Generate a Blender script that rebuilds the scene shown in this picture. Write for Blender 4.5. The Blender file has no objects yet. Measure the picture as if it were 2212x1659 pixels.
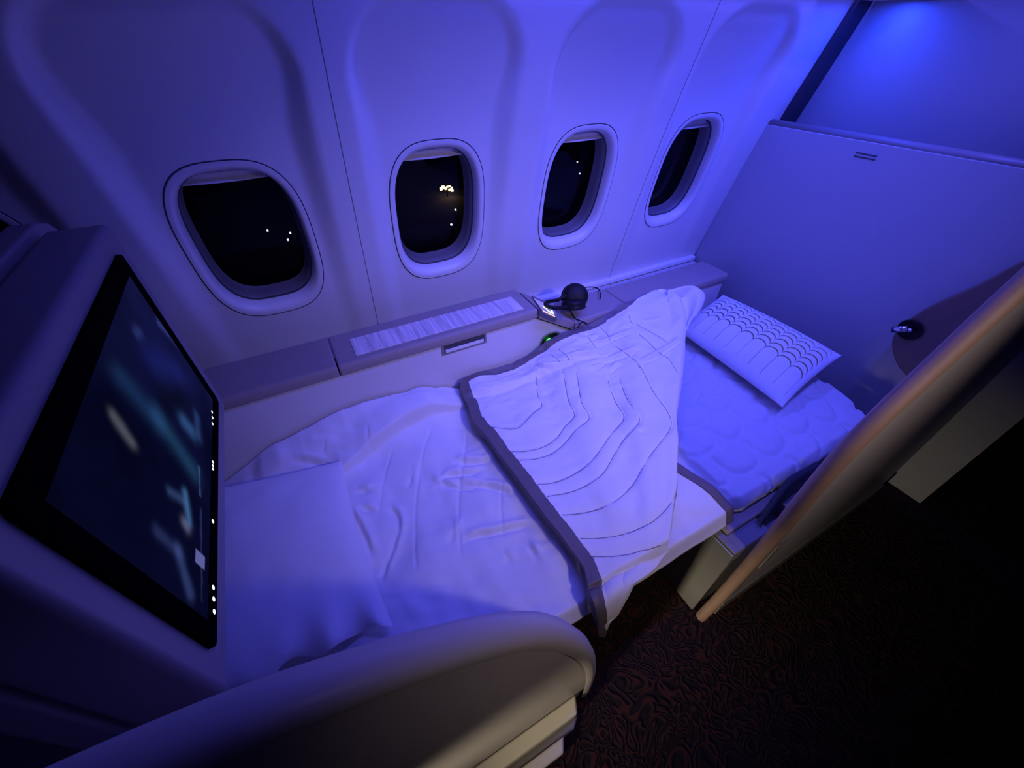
import bpy, bmesh, math, random
import numpy as np
from mathutils import Matrix, Vector
random.seed(4); rng = np.random.default_rng(4)
SC = bpy.context.scene
COL = SC.collection
# ------------------------------------------------------------------ camera
W, H, F = 2212.0, 1659.0, 867.8
YAW, PITCH, ROLL = 0.5005, 0.7199, -0.0048
CAM = np.array([0.0, 0.0, 1.5])
def cam_basis():
    cy, sy, cp, sp = math.cos(YAW), math.sin(YAW), math.cos(PITCH), math.sin(PITCH)
    f = np.array([sy*cp, cy*cp, -sp]); r = np.array([cy, -sy, 0.0]); d = np.cross(f, r)
    cr, sr = math.cos(ROLL), math.sin(ROLL)
    return np.array([cr*r+sr*d, -sr*r+cr*d, f])
RM = cam_basis()
cd = bpy.data.cameras.new('camera'); cam = bpy.data.objects.new('camera', cd); COL.objects.link(cam)
cd.sensor_width = 36.0; cd.lens = F/W*36.0; cd.clip_start = 0.01; cd.clip_end = 200
m = Matrix.Identity(4)
for i in range(3):
    m[i][0] = RM[0][i]; m[i][1] = -RM[1][i]; m[i][2] = -RM[2][i]; m[i][3] = CAM[i]
cam.matrix_world = m
SC.camera = cam
SC.view_settings.view_transform = 'Standard'; SC.view_settings.look = 'None'
SC.view_settings.gamma = 1.0; SC.view_settings.use_curve_mapping = False
SC.view_settings.exposure = 0.0
# ------------------------------------------------------------------ world: night
wd = bpy.data.worlds.new('night'); SC.world = wd; wd.use_nodes = True
wd.node_tree.nodes['Background'].inputs[0].default_value = (0.10, 0.14, 0.9, 1)
wd.node_tree.nodes['Background'].inputs[1].default_value = 0.006
# ------------------------------------------------------------------ lights
BLUE = (0.085, 0.088, 1.0)
def area(name, loc, target, sx, sy, power, color, spread=180):
    l = bpy.data.lights.new(name, 'AREA'); l.shape = 'RECTANGLE'; l.size = sx; l.size_y = sy
    l.energy = power; l.color = color; l.spread = math.radians(spread)
    o = bpy.data.objects.new(name, l); COL.objects.link(o); o.location = loc
    d = Vector(target)-Vector(loc); o.rotation_euler = d.to_track_quat('-Z', 'X' if False else 'Y').to_euler()
    return o
def strip(name, x0, x1, y, z, tilt, width, power, color, spread=180):
    # long lamp parallel to the cabin, lens turned by tilt (0 = straight down, + = towards the window wall)
    l = bpy.data.lights.new(name, 'AREA'); l.shape = 'RECTANGLE'; l.size = x1-x0; l.size_y = width
    l.energy = power; l.color = color; l.spread = math.radians(spread)
    o = bpy.data.objects.new(name, l); COL.objects.link(o); o.location = ((x0+x1)/2, y, z)
    o.rotation_euler = (tilt, 0, 0)
    return o
strip('sidewall_wash_lamp', 0.28, 1.95, 1.045, 1.68, 0.0, 0.03, 6.8, BLUE)
strip('bulkhead_wash_lamp', 1.70, 1.94, 0.95, 1.578, 0.0, 0.05, 2.2, (0.02, 0.055, 1.0))
strip('bin_edge_lamp', 0.26, 1.90, 0.34, 1.90, 0.50, 0.05, 11.8, BLUE, 100)
area('aisle_ceiling_lamp', (0.72, -0.80, 1.95), (0.62, 0.72, 0.60), 0.14, 0.14, 1.10, (1.0, 0.80, 0.76), 60)
area('aisle_floor_lamp', (-0.75, -0.04, 0.45), (0.75, 0.18, 0.12), 0.06, 0.10, 0.42, (1.0, 0.86, 0.60), 36)

# ------------------------------------------------------------------ pixel -> point on a known plane
def ray(x, y): return RM.T @ np.array([(x-W/2)/F, (y-H/2)/F, 1.0])
def az(x, y, z): d = ray(x, y); return CAM+d*(z-CAM[2])/d[2]
def ay(x, y, Y): d = ray(x, y); return CAM+d*Y/d[1]
def ax(x, y, X): d = ray(x, y); return CAM+d*X/d[0]
def project(P):
    q = (np.asarray(P).reshape(-1, 3)-CAM) @ RM.T
    return np.c_[W/2+F*q[:, 0]/q[:, 2], H/2+F*q[:, 1]/q[:, 2]]
# ------------------------------------------------------------------ materials
MATS = {}
def mat(name, col, rough=0.5, var=0.06, scale=8.0, bump=0.0, bscale=200.0, metal=0.0, spec=0.5, sheen=0.0, col2=None):
    if name in MATS: return MATS[name]
    m = bpy.data.materials.new(name); m.use_nodes = True; nt = m.node_tree; N = nt.nodes; L = nt.links
    b = N['Principled BSDF']; b.inputs['Roughness'].default_value = rough; b.inputs['Metallic'].default_value = metal
    b.inputs['Specular IOR Level'].default_value = spec; b.inputs['Sheen Weight'].default_value = sheen
    tc = N.new('ShaderNodeTexCoord'); nz = N.new('ShaderNodeTexNoise'); nz.inputs['Scale'].default_value = scale
    nz.inputs['Detail'].default_value = 4
    L.new(tc.outputs['Object'], nz.inputs['Vector'])
    mx = N.new('ShaderNodeMix'); mx.data_type = 'RGBA'
    c2 = col2 or tuple(max(0, c*(1-2*var)) for c in col)
    mx.inputs[6].default_value = (*c2, 1); mx.inputs[7].default_value = (*col, 1)
    L.new(nz.outputs['Fac'], mx.inputs[0]); L.new(mx.outputs[2], b.inputs['Base Color'])
    if bump:
        n2 = N.new('ShaderNodeTexNoise'); n2.inputs['Scale'].default_value = bscale; n2.inputs['Detail'].default_value = 3
        L.new(tc.outputs['Object'], n2.inputs['Vector'])
        bp = N.new('ShaderNodeBump'); bp.inputs['Strength'].default_value = bump; bp.inputs['Distance'].default_value = 0.002
        L.new(n2.outputs['Fac'], bp.inputs['Height']); L.new(bp.outputs['Normal'], b.inputs['Normal'])
    MATS[name] = m; return m
def emis(name, col, strength):
    if name in MATS: return MATS[name]
    m = bpy.data.materials.new(name); m.use_nodes = True; b = m.node_tree.nodes['Principled BSDF']
    b.inputs['Base Color'].default_value = (0.01, 0.01, 0.01, 1)
    b.inputs['Emission Color'].default_value = (*col, 1); b.inputs['Emission Strength'].default_value = strength
    MATS[name] = m; return m
def attr_mat(name, attr, rough=0.6, emission=0.0, bump=0.0, spec=0.5):
    m = bpy.data.materials.new(name); m.use_nodes = True; nt = m.node_tree; b = nt.nodes['Principled BSDF']
    a = nt.nodes.new('ShaderNodeAttribute'); a.attribute_name = attr
    b.inputs['Roughness'].default_value = rough; b.inputs['Specular IOR Level'].default_value = spec
    if emission:
        b.inputs['Base Color'].default_value = (0.004, 0.004, 0.006, 1)
        nt.links.new(a.outputs['Color'], b.inputs['Emission Color']); b.inputs['Emission Strength'].default_value = emission
    else:
        nt.links.new(a.outputs['Color'], b.inputs['Base Color'])
    if bump:
        tc = nt.nodes.new('ShaderNodeTexCoord'); n2 = nt.nodes.new('ShaderNodeTexNoise'); n2.inputs['Scale'].default_value = 500
        nt.links.new(tc.outputs['Object'], n2.inputs['Vector'])
        bp = nt.nodes.new('ShaderNodeBump'); bp.inputs['Strength'].default_value = bump; bp.inputs['Distance'].default_value = 0.001
        nt.links.new(n2.outputs['Fac'], bp.inputs['Height']); nt.links.new(bp.outputs['Normal'], b.inputs['Normal'])
    return m
M_WALL = mat('sidewall_plastic', (0.78, 0.77, 0.77), 0.45, 0.02, 5, 0.06, 600)
M_TRIM = mat('window_trim_plastic', (0.80, 0.79, 0.79), 0.38, 0.02, 6)
M_JOINT = mat('panel_joint_grey', (0.22, 0.21, 0.23), 0.6)
M_GASK = mat('dark_gasket', (0.05, 0.05, 0.06), 0.6)
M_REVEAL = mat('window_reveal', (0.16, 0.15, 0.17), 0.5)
M_SHADE = mat('window_shade', (0.84, 0.80, 0.78), 0.5)
M_THREAD = mat('quilting_thread', (0.30, 0.28, 0.31), 0.8)
M_BULK = mat('partition_laminate', (0.46, 0.46, 0.50), 0.42, 0.03, 3, 0.05, 500)
M_UPPER = mat('bulkhead_laminate', (0.36, 0.36, 0.38), 0.5, 0.03, 3)
M_SHELL = mat('shell_plastic', (0.58, 0.53, 0.53), 0.4, 0.04, 4, 0.04, 500)
M_MON = mat('monitor_shroud', (0.25, 0.22, 0.23), 0.45, 0.04, 5, 0.04, 400)
M_LEATHER = mat('taupe_leather', (0.36, 0.30, 0.27), 0.55, 0.08, 30, 0.25, 900)
M_PAD = mat('dark_brown_leather', (0.22, 0.14, 0.10), 0.55, 0.10, 25, 0.25, 900)
M_BROWN = mat('brown_leather', (0.44, 0.28, 0.20), 0.5, 0.10, 25, 0.25, 900)
M_PANEL = mat('console_panel', (0.74, 0.71, 0.70), 0.5, 0.03, 4, 0.05, 500)
M_CREAM = mat('cream_sill', (0.80, 0.75, 0.62), 0.45, 0.04, 6)
M_METAL = mat('brushed_metal', (0.46, 0.45, 0.43), 0.36, 0.06, 12, metal=0.5)
M_FRAME = mat('seat_frame_plastic', (0.26, 0.24, 0.23), 0.45, 0.05, 8)
M_BLACK = mat('black_plastic', (0.010, 0.010, 0.012), 0.5, 0.1, 20, spec=0.2)
M_DKCLOTH = mat('dark_strap_cloth', (0.03, 0.032, 0.05), 0.8, 0.1, 30, 0.3, 700)
M_LINEN = mat('white_linen', (0.83, 0.81, 0.81), 0.75, 0.02, 12, 0.22, 900, sheen=0.15)
M_TOPPER = mat('quilted_topper', (0.72, 0.71, 0.73), 0.85, 0.03, 20, 0.35, 600, sheen=0.25)
M_BAND = mat('taupe_satin_binding', (0.155, 0.125, 0.125), 0.5, 0.06, 25, 0.2, 900)
M_GLOSS = mat('screen_glass_black', (0.002, 0.002, 0.003), 0.6, 0.0, spec=0.0)
M_CHROME = mat('chrome', (0.75, 0.75, 0.78), 0.2, metal=1.0)
M_WHITE = mat('white_card', (0.8, 0.78, 0.76), 0.5)
M_CEIL = mat('ceiling_plastic', (0.6, 0.6, 0.62), 0.6)
M_GAP = mat('painted_gap_shade', (0.03, 0.03, 0.05), 0.7)  # near-black colour stands in for shade inside the bulkhead gap

# ------------------------------------------------------------------ object helpers
ORG = {}
def meta(o, label=None, cat=None, group=None, kind=None):
    if label: o['label'] = label
    if cat: o['category'] = cat
    if group: o['group'] = group
    if kind: o['kind'] = kind
    return o
def thing(name, label, cat, loc, group=None, kind=None):
    o = bpy.data.objects.new(name, None); COL.objects.link(o); o.location = loc; o.empty_display_size = 0.05
    ORG[o] = np.array(loc, float)
    return meta(o, label, cat, group, kind)
def mk(name, V, Fc, material, parent=None, smooth=False, origin=None, label=None):
    V = np.asarray(V, float).reshape(-1, 3)
    if parent is not None: org = ORG[parent]
    else: org = V.mean(0) if origin is None else np.array(origin, float)
    me = bpy.data.meshes.new(name); me.from_pydata((V-org).tolist(), [], [tuple(f) for f in Fc]); me.update()
    if smooth: me.polygons.foreach_set('use_smooth', [True]*len(me.polygons))
    if material is not None: me.materials.append(material)
    o = bpy.data.objects.new(name, me); COL.objects.link(o)
    if parent is not None: o.parent = parent
    else: o.location = org
    ORG[o] = org
    if label: o['label'] = label
    return o
def fixn(o):
    bm = bmesh.new(); bm.from_mesh(o.data); bmesh.ops.recalc_face_normals(bm, faces=bm.faces); bm.to_mesh(o.data); bm.free(); return o
def bevel(o, w, seg=2, angle=0.6, smooth=True):
    b = o.modifiers.new('bevel', 'BEVEL'); b.width = w; b.segments = seg; b.limit_method = 'ANGLE'; b.angle_limit = angle
    b.harden_normals = False
    if smooth:
        o.data.polygons.foreach_set('use_smooth', [True]*len(o.data.polygons))
        wn = o.modifiers.new('wn', 'WEIGHTED_NORMAL'); wn.keep_sharp = True
    return o
BOXF = [(0,1,3,2),(4,6,7,5),(0,4,5,1),(2,3,7,6),(0,2,6,4),(1,5,7,3)]
def box(name, lo, hi, material, parent=None, bev=0.0, seg=2, label=None):
    V = [(x, y, z) for x in (lo[0], hi[0]) for y in (lo[1], hi[1]) for z in (lo[2], hi[2])]
    o = fixn(mk(name, V, BOXF, material, parent, label=label))
    if bev: bevel(o, bev, seg)
    return o
def prism(name, poly, vec, material, parent=None, bev=0.0, seg=2, angle=0.6, label=None):
    P = np.asarray(poly, float); n = len(P); Q = P+np.asarray(vec, float)
    Fc = [tuple(range(n))[::-1], tuple(range(n, 2*n))]+[(i, (i+1) % n, n+(i+1) % n, n+i) for i in range(n)]
    o = fixn(mk(name, np.r_[P, Q], Fc, material, parent, label=label))
    if bev: bevel(o, bev, seg, angle)
    return o
def grid_faces(nv, nu, wrap=False):
    Fc = []
    for j in range(nv-1):
        for i in range(nu if wrap else nu-1):
            a = j*nu+i; b = j*nu+(i+1) % nu
            Fc.append((a, b, b+nu, a+nu))
    return Fc
def grid(name, P, material, parent=None, smooth=True, wrap=False, label=None):
    nv, nu = P.shape[:2]
    return mk(name, P.reshape(-1, 3), grid_faces(nv, nu, wrap), material, parent, smooth, label=label)
def tube(name, pts, r, material, parent=None, n=8, label=None, cap=True):
    pts = np.asarray(pts, float); rr = np.full(len(pts), r) if np.isscalar(r) else np.asarray(r)
    T = np.gradient(pts, axis=0); T /= np.linalg.norm(T, axis=1)[:, None]+1e-12
    up = np.array([0, 0, 1.0]) if abs(T[0][2]) < 0.9 else np.array([1.0, 0, 0])
    V = []; a = np.cross(T[0], up)
    for p, t, q in zip(pts, T, rr):
        a = a-t*(a@t); a /= np.linalg.norm(a); b = np.cross(t, a)
        for k in range(n):
            th = 2*math.pi*k/n; V.append(p+q*(math.cos(th)*a+math.sin(th)*b))
    Fc = grid_faces(len(pts), n, True)
    if cap: Fc += [tuple(range(n))[::-1], tuple(range((len(pts)-1)*n, len(pts)*n))]
    o = fixn(mk(name, V, Fc, material, parent, True, label=label)); return o
def spline(P, n=80):
    P = np.asarray(P, float); k = len(P); Q = np.vstack([2*P[0]-P[1], P, 2*P[-1]-P[-2]])
    d = np.r_[0, np.cumsum(np.linalg.norm(np.diff(P, axis=0), axis=1))]; out = []
    for s in np.linspace(0, d[-1], n):
        i = min(max(np.searchsorted(d, s, 'right')-1, 0), k-2); t = (s-d[i])/(d[i+1]-d[i]+1e-12)
        p0, p1, p2, p3 = Q[i], Q[i+1], Q[i+2], Q[i+3]
        out.append(0.5*((2*p1)+(-p0+p2)*t+(2*p0-5*p1+4*p2-p3)*t*t+(-p0+3*p1-3*p2+p3)*t**3))
    return np.array(out)
def sst(a, b, x): t = np.clip((x-a)/(b-a), 0, 1); return t*t*(3-2*t)
LAT = rng.random((64, 64))
def vnoise(x, y):
    xi = np.floor(x).astype(int); yi = np.floor(y).astype(int); fx = x-xi; fy = y-yi
    fx = fx*fx*(3-2*fx); fy = fy*fy*(3-2*fy); g = lambda i, j: LAT[i % 64, j % 64]
    return (g(xi, yi)*(1-fx)+g(xi+1, yi)*fx)*(1-fy)+(g(xi, yi+1)*(1-fx)+g(xi+1, yi+1)*fx)*fy-0.5
def fbm(x, y, o=4):
    s = 0; a = 1.0
    for k in range(o): s = s+a*vnoise(x*2**k+7.3*k, y*2**k+3.1*k); a *= 0.5
    return s
def polydist(V, lines):
    # smallest distance of the points V (N,d) to any of the polylines
    D = np.full(len(V), 9.0)
    for ln in lines:
        for a, b in zip(ln[:-1], ln[1:]):
            ab = b-a; t = np.clip(((V-a)@ab)/(ab@ab+1e-12), 0, 1)
            D = np.minimum(D, np.linalg.norm(V-a-t[:, None]*ab, axis=1))
    return D
def creases_at(V, lines, w, tap=0.045):
    out = np.zeros(len(V))
    for ln in lines:
        d = polydist(V, [ln]); e = np.minimum(np.linalg.norm(V-ln[0], axis=1), np.linalg.norm(V-ln[-1], axis=1))
        out = np.maximum(out, np.exp(-(d/w)**2)*sst(0, tap, e))
    return out
def normals(P):
    du = np.gradient(P, axis=1); dv = np.gradient(P, axis=0); n = np.cross(du, dv)
    return n/(np.linalg.norm(n, axis=2)[..., None]+1e-12)
def zoom(pts, ox, oy, s): return [(ox+x/s, oy+y/s) for x, y in pts]
def solid(o, t, off=-1):
    s = o.modifiers.new('thick', 'SOLIDIFY'); s.thickness = t; s.offset = off; return o
def superell(a, b, n, k=96):
    th = np.linspace(0, 2*np.pi, k, endpoint=False); c, s = np.cos(th), np.sin(th)
    return np.c_[a*np.sign(c)*abs(c)**(2/n), b*np.sign(s)*abs(s)**(2/n)]

# ================================================================== SETTING
TILT = 0.1828; WY, WZ = 1.2686, 1.0542; WX = [-0.1043+0.533*i for i in range(-1, 4)]
def wall_y(z): return WY-math.tan(TILT)*(z-WZ)
EU = np.array([0, -math.sin(TILT), math.cos(TILT)]); EN = np.array([0, -math.cos(TILT), -math.sin(TILT)]); EX = np.array([1.0, 0, 0])
# window wall: scooped bays between pillars
DEPS = [0.004, 0.006, 0.015, 0.026, 0.044, 0.078, 0.082]
xs = np.arange(-1.60, 2.02, 0.009); zs = np.r_[np.arange(0.30, 1.64, 0.009)]
XX, ZZ = np.meshgrid(xs, zs)
off = np.full(XX.shape, 1.0)
for wx in WX:
    dx = np.abs(XX-wx-0.004)-(0.213-0.14); dz = (ZZ-1.555)+0.14
    q = np.hypot(np.maximum(dx, 0), np.maximum(dz, 0))+np.minimum(np.maximum(dx, dz), 0)-0.14
    wtop = 0.010+0.045*sst(1.53, 1.28, ZZ)
    off = np.minimum(off, sst(-wtop, 0.010, q))
dep = np.interp(ZZ, [0.3, 0.62, 0.84, 1.05, 1.27, 1.55, 1.7], DEPS)
lean = 0.9*np.maximum(ZZ-1.56, 0)**1.5
bayoff = np.minimum(0.98*np.maximum(ZZ-1.285, 0)**2, dep-0.018)
YY = WY-np.tan(TILT)*(ZZ-WZ)-(off*dep+(1-off)*np.maximum(bayoff, 0))-lean
P = np.dstack([XX, YY, ZZ]); nv, nu = XX.shape
faces = []
for f in grid_faces(nv, nu):
    c = P.reshape(-1, 3)[list(f)].mean(0); hole = False
    for wx in WX:
        u = (c[2]-WZ)/math.cos(TILT)
        if abs((c[0]-wx)/0.1455)**2.96+abs(u/0.2155)**2.96 < 1: hole = True
    if not hole: faces.append(f)
wall = mk('wall_outboard', P.reshape(-1, 3), faces, M_WALL, smooth=True)
meta(wall, 'white moulded cabin sidewall with scooped window bays', 'wall', kind='structure')
for sx in (0.168, 1.262):       # panel joints run up the pillars
    zz = np.linspace(0.55, 1.63, 60); yy = np.array([WY-math.tan(TILT)*(z-WZ)-np.interp(z, [0.3,0.62,0.84,1.05,1.27,1.55,1.7],DEPS)-0.9*max(z-1.56,0)**1.5 for z in zz])
    Q = np.array([[(sx-0.0009, y-0.0008, z), (sx+0.0009, y-0.0008, z)] for y, z in zip(yy, zz)])
    grid('panel_joint', Q, M_JOINT, wall)
# windows
def window(i, wx):
    root = thing('window_%d' % i, 'oval cabin window number', 'window', (wx, WY, WZ), kind='structure')
    lab = {0: 'forwardmost cabin window, half hidden in the dark behind the monitor', 1: 'cabin window nearest the monitor, above the plain pillow end',
           2: 'cabin window with orange apron lights outside, above the wood inlay', 3: 'cabin window above the black headphones',
           4: 'cabin window nearest the partition panel'}[i]
    root['label'] = lab; C = np.array([wx, WY, WZ])
    def ring(loops):
        return np.array([[C+x*EX+u*EU-d*EN*-1*-1 for x, u in superell(a, b, n)+np.array([0, s])] for a, b, n, d, s in loops])
    # loops: half width, half height, exponent, depth outboard (+), shift up
    def mkring(name, loops, m, parent=root):
        Pn = np.array([[C+x*EX+u*EU-EN*d for x, u in superell(a, b, n)+np.array([0, s])] for a, b, n, d, s in loops])
        return fixn(grid(name, Pn, m, parent, wrap=True))
    mkring('gasket', [(0.1560, 0.2260, 2.96, 0.004, 0), (0.1560, 0.2260, 2.96, -0.0005, 0), (0.1535, 0.2235, 2.96, -0.0005, 0), (0.1535, 0.2235, 2.96, 0.004, 0)], M_GASK)
    tr = mkring('trim_ring', [(0.1535, 0.2235, 2.96, 0.006, 0), (0.1532, 0.2232, 2.96, -0.002, 0), (0.151, 0.221, 2.96, -0.0018, 0), (0.146, 0.2155, 2.97, -0.0018, 0.000),
                         (0.1405, 0.209, 2.99, -0.0008, 0.001), (0.1370, 0.203, 3.0, 0.004, 0.002), (0.134, 0.197, 3.05, 0.012, 0.003), (0.1318, 0.192, 3.1, 0.022, 0.003), (0.1310, 0.1905, 3.1, 0.034, 0.003)], M_TRIM)
    mkring('inner_lip', [(0.1310, 0.1905, 3.1, 0.032, 0.003), (0.1280, 0.1875, 3.1, 0.033, 0.003), (0.1280, 0.1875, 3.1, 0.037, 0.003)], M_GASK)
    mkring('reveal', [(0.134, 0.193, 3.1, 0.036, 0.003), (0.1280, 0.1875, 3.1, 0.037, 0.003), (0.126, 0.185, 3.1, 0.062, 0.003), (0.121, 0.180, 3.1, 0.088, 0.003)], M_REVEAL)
    # pane
    o2 = superell(0.125, 0.184, 3.1); k = len(o2)
    V = [C+x*EX+(u+0.006)*EU-EN*0.089 for x, u in o2]; V2 = [C+x*EX+(u+0.006)*EU-EN*0.093 for x, u in o2]
    fixn(mk('pane', V+V2, [tuple(range(k))[::-1], tuple(range(k, 2*k))]+[(a, (a+1) % k, k+(a+1) % k, k+a) for a in range(k)], M_PANE, root))
    # blind pulled a little way down: ribbed sheet with a handle lip
    us = np.r_[np.linspace(0.215, 0.172, 14), 0.168, 0.165, 0.1635, 0.1635, 0.166]
    ds = np.r_[0.046+0.0016*np.sin(np.linspace(0, 5*np.pi, 14)), 0.043, 0.041, 0.0415, 0.047, 0.05]
    xsn = np.linspace(-0.127, 0.127, 25)
    Pn = np.array([[C+x*EX+(u-0.005*(1-(x/0.127)**2)*(1 if u < .18 else .5))*EU-EN*d for x in xsn] for u, d in zip(us, ds)])
    grid('shade', Pn, M_SHADE, root)
M_PANE = bpy.data.materials.new('window_glass'); M_PANE.use_nodes = True
nt = M_PANE.node_tree; nt.nodes.clear()
out = nt.nodes.new('ShaderNodeOutputMaterial'); mixs = nt.nodes.new('ShaderNodeMixShader'); tr_ = nt.nodes.new('ShaderNodeBsdfTransparent')
gl = nt.nodes.new('ShaderNodeBsdfGlossy'); fr = nt.nodes.new('ShaderNodeFresnel'); fr.inputs[0].default_value = 1.14
tr_.inputs[0].default_value = (0.85, 0.88, 0.9, 1); gl.inputs[1].default_value = 0.02
nt.links.new(fr.outputs[0], mixs.inputs[0]); nt.links.new(tr_.outputs[0], mixs.inputs[1]); nt.links.new(gl.outputs[0], mixs.inputs[2]); nt.links.new(mixs.outputs[0], out.inputs[0])
for i, wx in enumerate(WX): window(i, wx)
# outside: dark apron with a few lamps
ap = mk('ground_outside', [(-60, 2.2, -3.5), (90, 2.2, -3.5), (90, 120, -3.5), (-60, 120, -3.5)], [(0, 1, 2, 3)], mat('night_asphalt', (0.03, 0.03, 0.04), 0.9, 0.2, 0.3))
meta(ap, 'dark airport apron seen through the windows at night', 'ground', kind='structure')
M_SODIUM = emis('sodium_lamp', (1.0, 0.62, 0.16), 9.0); M_PALE = emis('pale_lamp', (0.75, 0.8, 1.0), 2.0)
def apron_lamp(px, py, w, h, m, label, n=1):
    p = az(px, py, -3.2)
    t = thing('apron_lamp', label, 'lamp', (p[0], p[1], -3.5), 'lights on the apron outside')
    tube('post', [(p[0], p[1], -3.5), (p[0], p[1], -3.2)], 0.03, M_BLACK, t)
    box('lamp_head', (p[0]-w/2, p[1]-0.03, -3.2-h/2), (p[0]+w/2, p[1]+0.03, -3.2+h/2), m, t, 0.01)
p0 = az(965, 407, -3.2)
cl_ = thing('light_cluster', 'orange cluster of apron lights outside the window above the wood inlay', 'lights', (p0[0], p0[1], -3.5))
tube('post', [(p0[0], p0[1], -3.5), (p0[0], p0[1], -3.2)], 0.03, M_BLACK, cl_)
for dx, dy, w, h in ((-12, 1, 0.10, 0.10), (-8, -2, 0.12, 0.12), (-2, 0, 0.10, 0.09), (4, -4, 0.16, 0.05), (7, 3, 0.12, 0.08), (11, 0, 0.08, 0.10), (12, 5, 0.10, 0.05)):
    p = az(965+dx, 407+dy, -3.2); p = p0+(ay(965+dx, 407+dy, p0[1])-p0)
    box('lamp_head', (p[0]-w/2, p[1]-0.03, p[2]-h/2), (p[0]+w/2, p[1]+0.03, p[2]+h/2), M_SODIUM, cl_, 0.01)
for px, py, w, m, lab in ((984, 453, .06, M_PALE, 'upper small pale light below the orange cluster outside'), (975, 485, .06, M_PALE, 'lower small pale light below the orange cluster outside'),
        (578, 498, .05, M_PALE, 'small pale light farthest from the others outside the window nearest the monitor'), (627, 503, .05, M_PALE, 'upper of two close pale lights outside the window nearest the monitor'),
        (622, 518, .05, M_PALE, 'lower of two close pale lights outside the window nearest the monitor'), (1247, 350, .05, M_PALE, 'upper small pale light outside the window above the headphones'),
        (1252, 375, .05, M_PALE, 'lower small pale light outside the window above the headphones')):
    apron_lamp(px, py, w, 0.05, m, lab)

# floor: dark red carpet with swirls
mfl = bpy.data.materials.new('red_carpet'); mfl.use_nodes = True; nt = mfl.node_tree; b = nt.nodes['Principled BSDF']; b.inputs['Roughness'].default_value = 0.95
tc = nt.nodes.new('ShaderNodeTexCoord'); n1 = nt.nodes.new('ShaderNodeTexNoise'); n1.inputs['Scale'].default_value = 9.0; n1.inputs['Detail'].default_value = 1.0
n1.inputs['Distortion'].default_value = 2.2
nt.links.new(tc.outputs['Object'], n1.inputs['Vector'])
mul = nt.nodes.new('ShaderNodeMath'); mul.operation = 'MULTIPLY'; mul.inputs[1].default_value = 42.0
sn = nt.nodes.new('ShaderNodeMath'); sn.operation = 'SINE'; cr = nt.nodes.new('ShaderNodeValToRGB')
nt.links.new(n1.outputs['Fac'], mul.inputs[0]); nt.links.new(mul.outputs[0], sn.inputs[0]); nt.links.new(sn.outputs[0], cr.inputs[0])
cr.color_ramp.elements[0].position = 0.35; cr.color_ramp.elements[0].color = (0.008, 0.0009, 0.0009, 1)
cr.color_ramp.elements[1].position = 0.85; cr.color_ramp.elements[1].color = (0.055, 0.009, 0.005, 1)
nt.links.new(cr.outputs[0], b.inputs['Base Color'])
bp = nt.nodes.new('ShaderNodeBump'); bp.inputs['Strength'].default_value = 0.6; bp.inputs['Distance'].default_value = 0.004
nt.links.new(sn.outputs[0], bp.inputs['Height']); nt.links.new(bp.outputs['Normal'], b.inputs['Normal'])
fl = mk('floor', [(-2.5, -1.6, 0), (4.5, -1.6, 0), (4.5, 1.6, 0), (-2.5, 1.6, 0)], [(0, 1, 2, 3)], mfl)
meta(fl, 'dark red swirled aisle carpet', 'floor', kind='structure')
# ceiling and bins above the windows
cl = prism('ceiling', [(-2.5, 1.14, 1.63), (-2.5, 1.09, 1.76), (-2.5, 0.98, 1.80), (-2.5, 0.30, 1.98), (-2.5, 0.18, 2.25), (-2.5, -1.6, 2.3), (-2.5, -1.6, 2.34), (-2.5, 1.3, 2.34), (-2.5, 1.3, 1.63)], (7.0, 0, 0), M_CEIL)
meta(cl, 'cabin ceiling and overhead bins', 'ceiling', kind='structure')
# upper bulkhead behind the partition
wr = prism('wall_right', [(1.98, 1.212, 0.0), (1.98, 1.212, 1.222), (1.98, 1.105, 1.60), (1.98, 0.9, 1.79), (1.98, 0.29, 1.98), (1.98, 0.005, 1.98), (1.98, 0.005, 0.0)], (0.05, 0, 0), M_UPPER)
meta(wr, 'upper bulkhead wall washed in bright blue light', 'wall', kind='structure')
gp = prism('gap_shade_strip', [(1.90, 1.20, 1.10), (1.90, 1.172, 1.222), (1.90, 1.066, 1.60), (1.90, 1.30, 1.62), (1.90, 1.34, 1.10)], (0.115, 0, 0), M_GAP)  # solid dark block in place of the open gap, its shade put into the colour
meta(gp, 'dark strip standing in for the shaded gap between sidewall and upper bulkhead', 'trim', kind='structure')
lf = box('trim_2', (1.70, 0.86, 1.583), (1.975, 1.065, 1.60), M_WHITE, None, 0.004)
meta(lf, 'thin lamp cover at the top of the bulkhead', 'trim', kind='structure')

# ================================================================== THINGS
# ---- partition between the rows
zz = [0.02, 0.30, 0.45, 0.62, 0.84, 1.05, 1.221]
poly = [(1.835, 0.155, z) for z in (1.221, 0.02)]+[(1.835, wall_y(z)-0.004-np.interp(z, [0.3,0.62,0.84,1.05,1.27,1.55],[0.004,0.005,0.010,0.016,0.025,0.046]), z) for z in zz]
pt = thing('partition_panel', 'tall pale partition panel behind the head of the bed', 'partition', (1.855, 0.7, 0.02))
prism('panel', poly, (0.035, 0, 0), M_BULK, pt, 0.004)
tube('top_edge', [(1.8525, 0.155, 1.222), (1.8525, 0.6, 1.222), (1.8525, 1.21, 1.222)], 0.0165, M_MON, pt)
for k, z in enumerate((1.184, 1.173)):
    box('slot', (1.8335, 0.762, z-0.002), (1.836, 0.832, z+0.002), M_GASK, pt, 0.0008)
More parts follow.
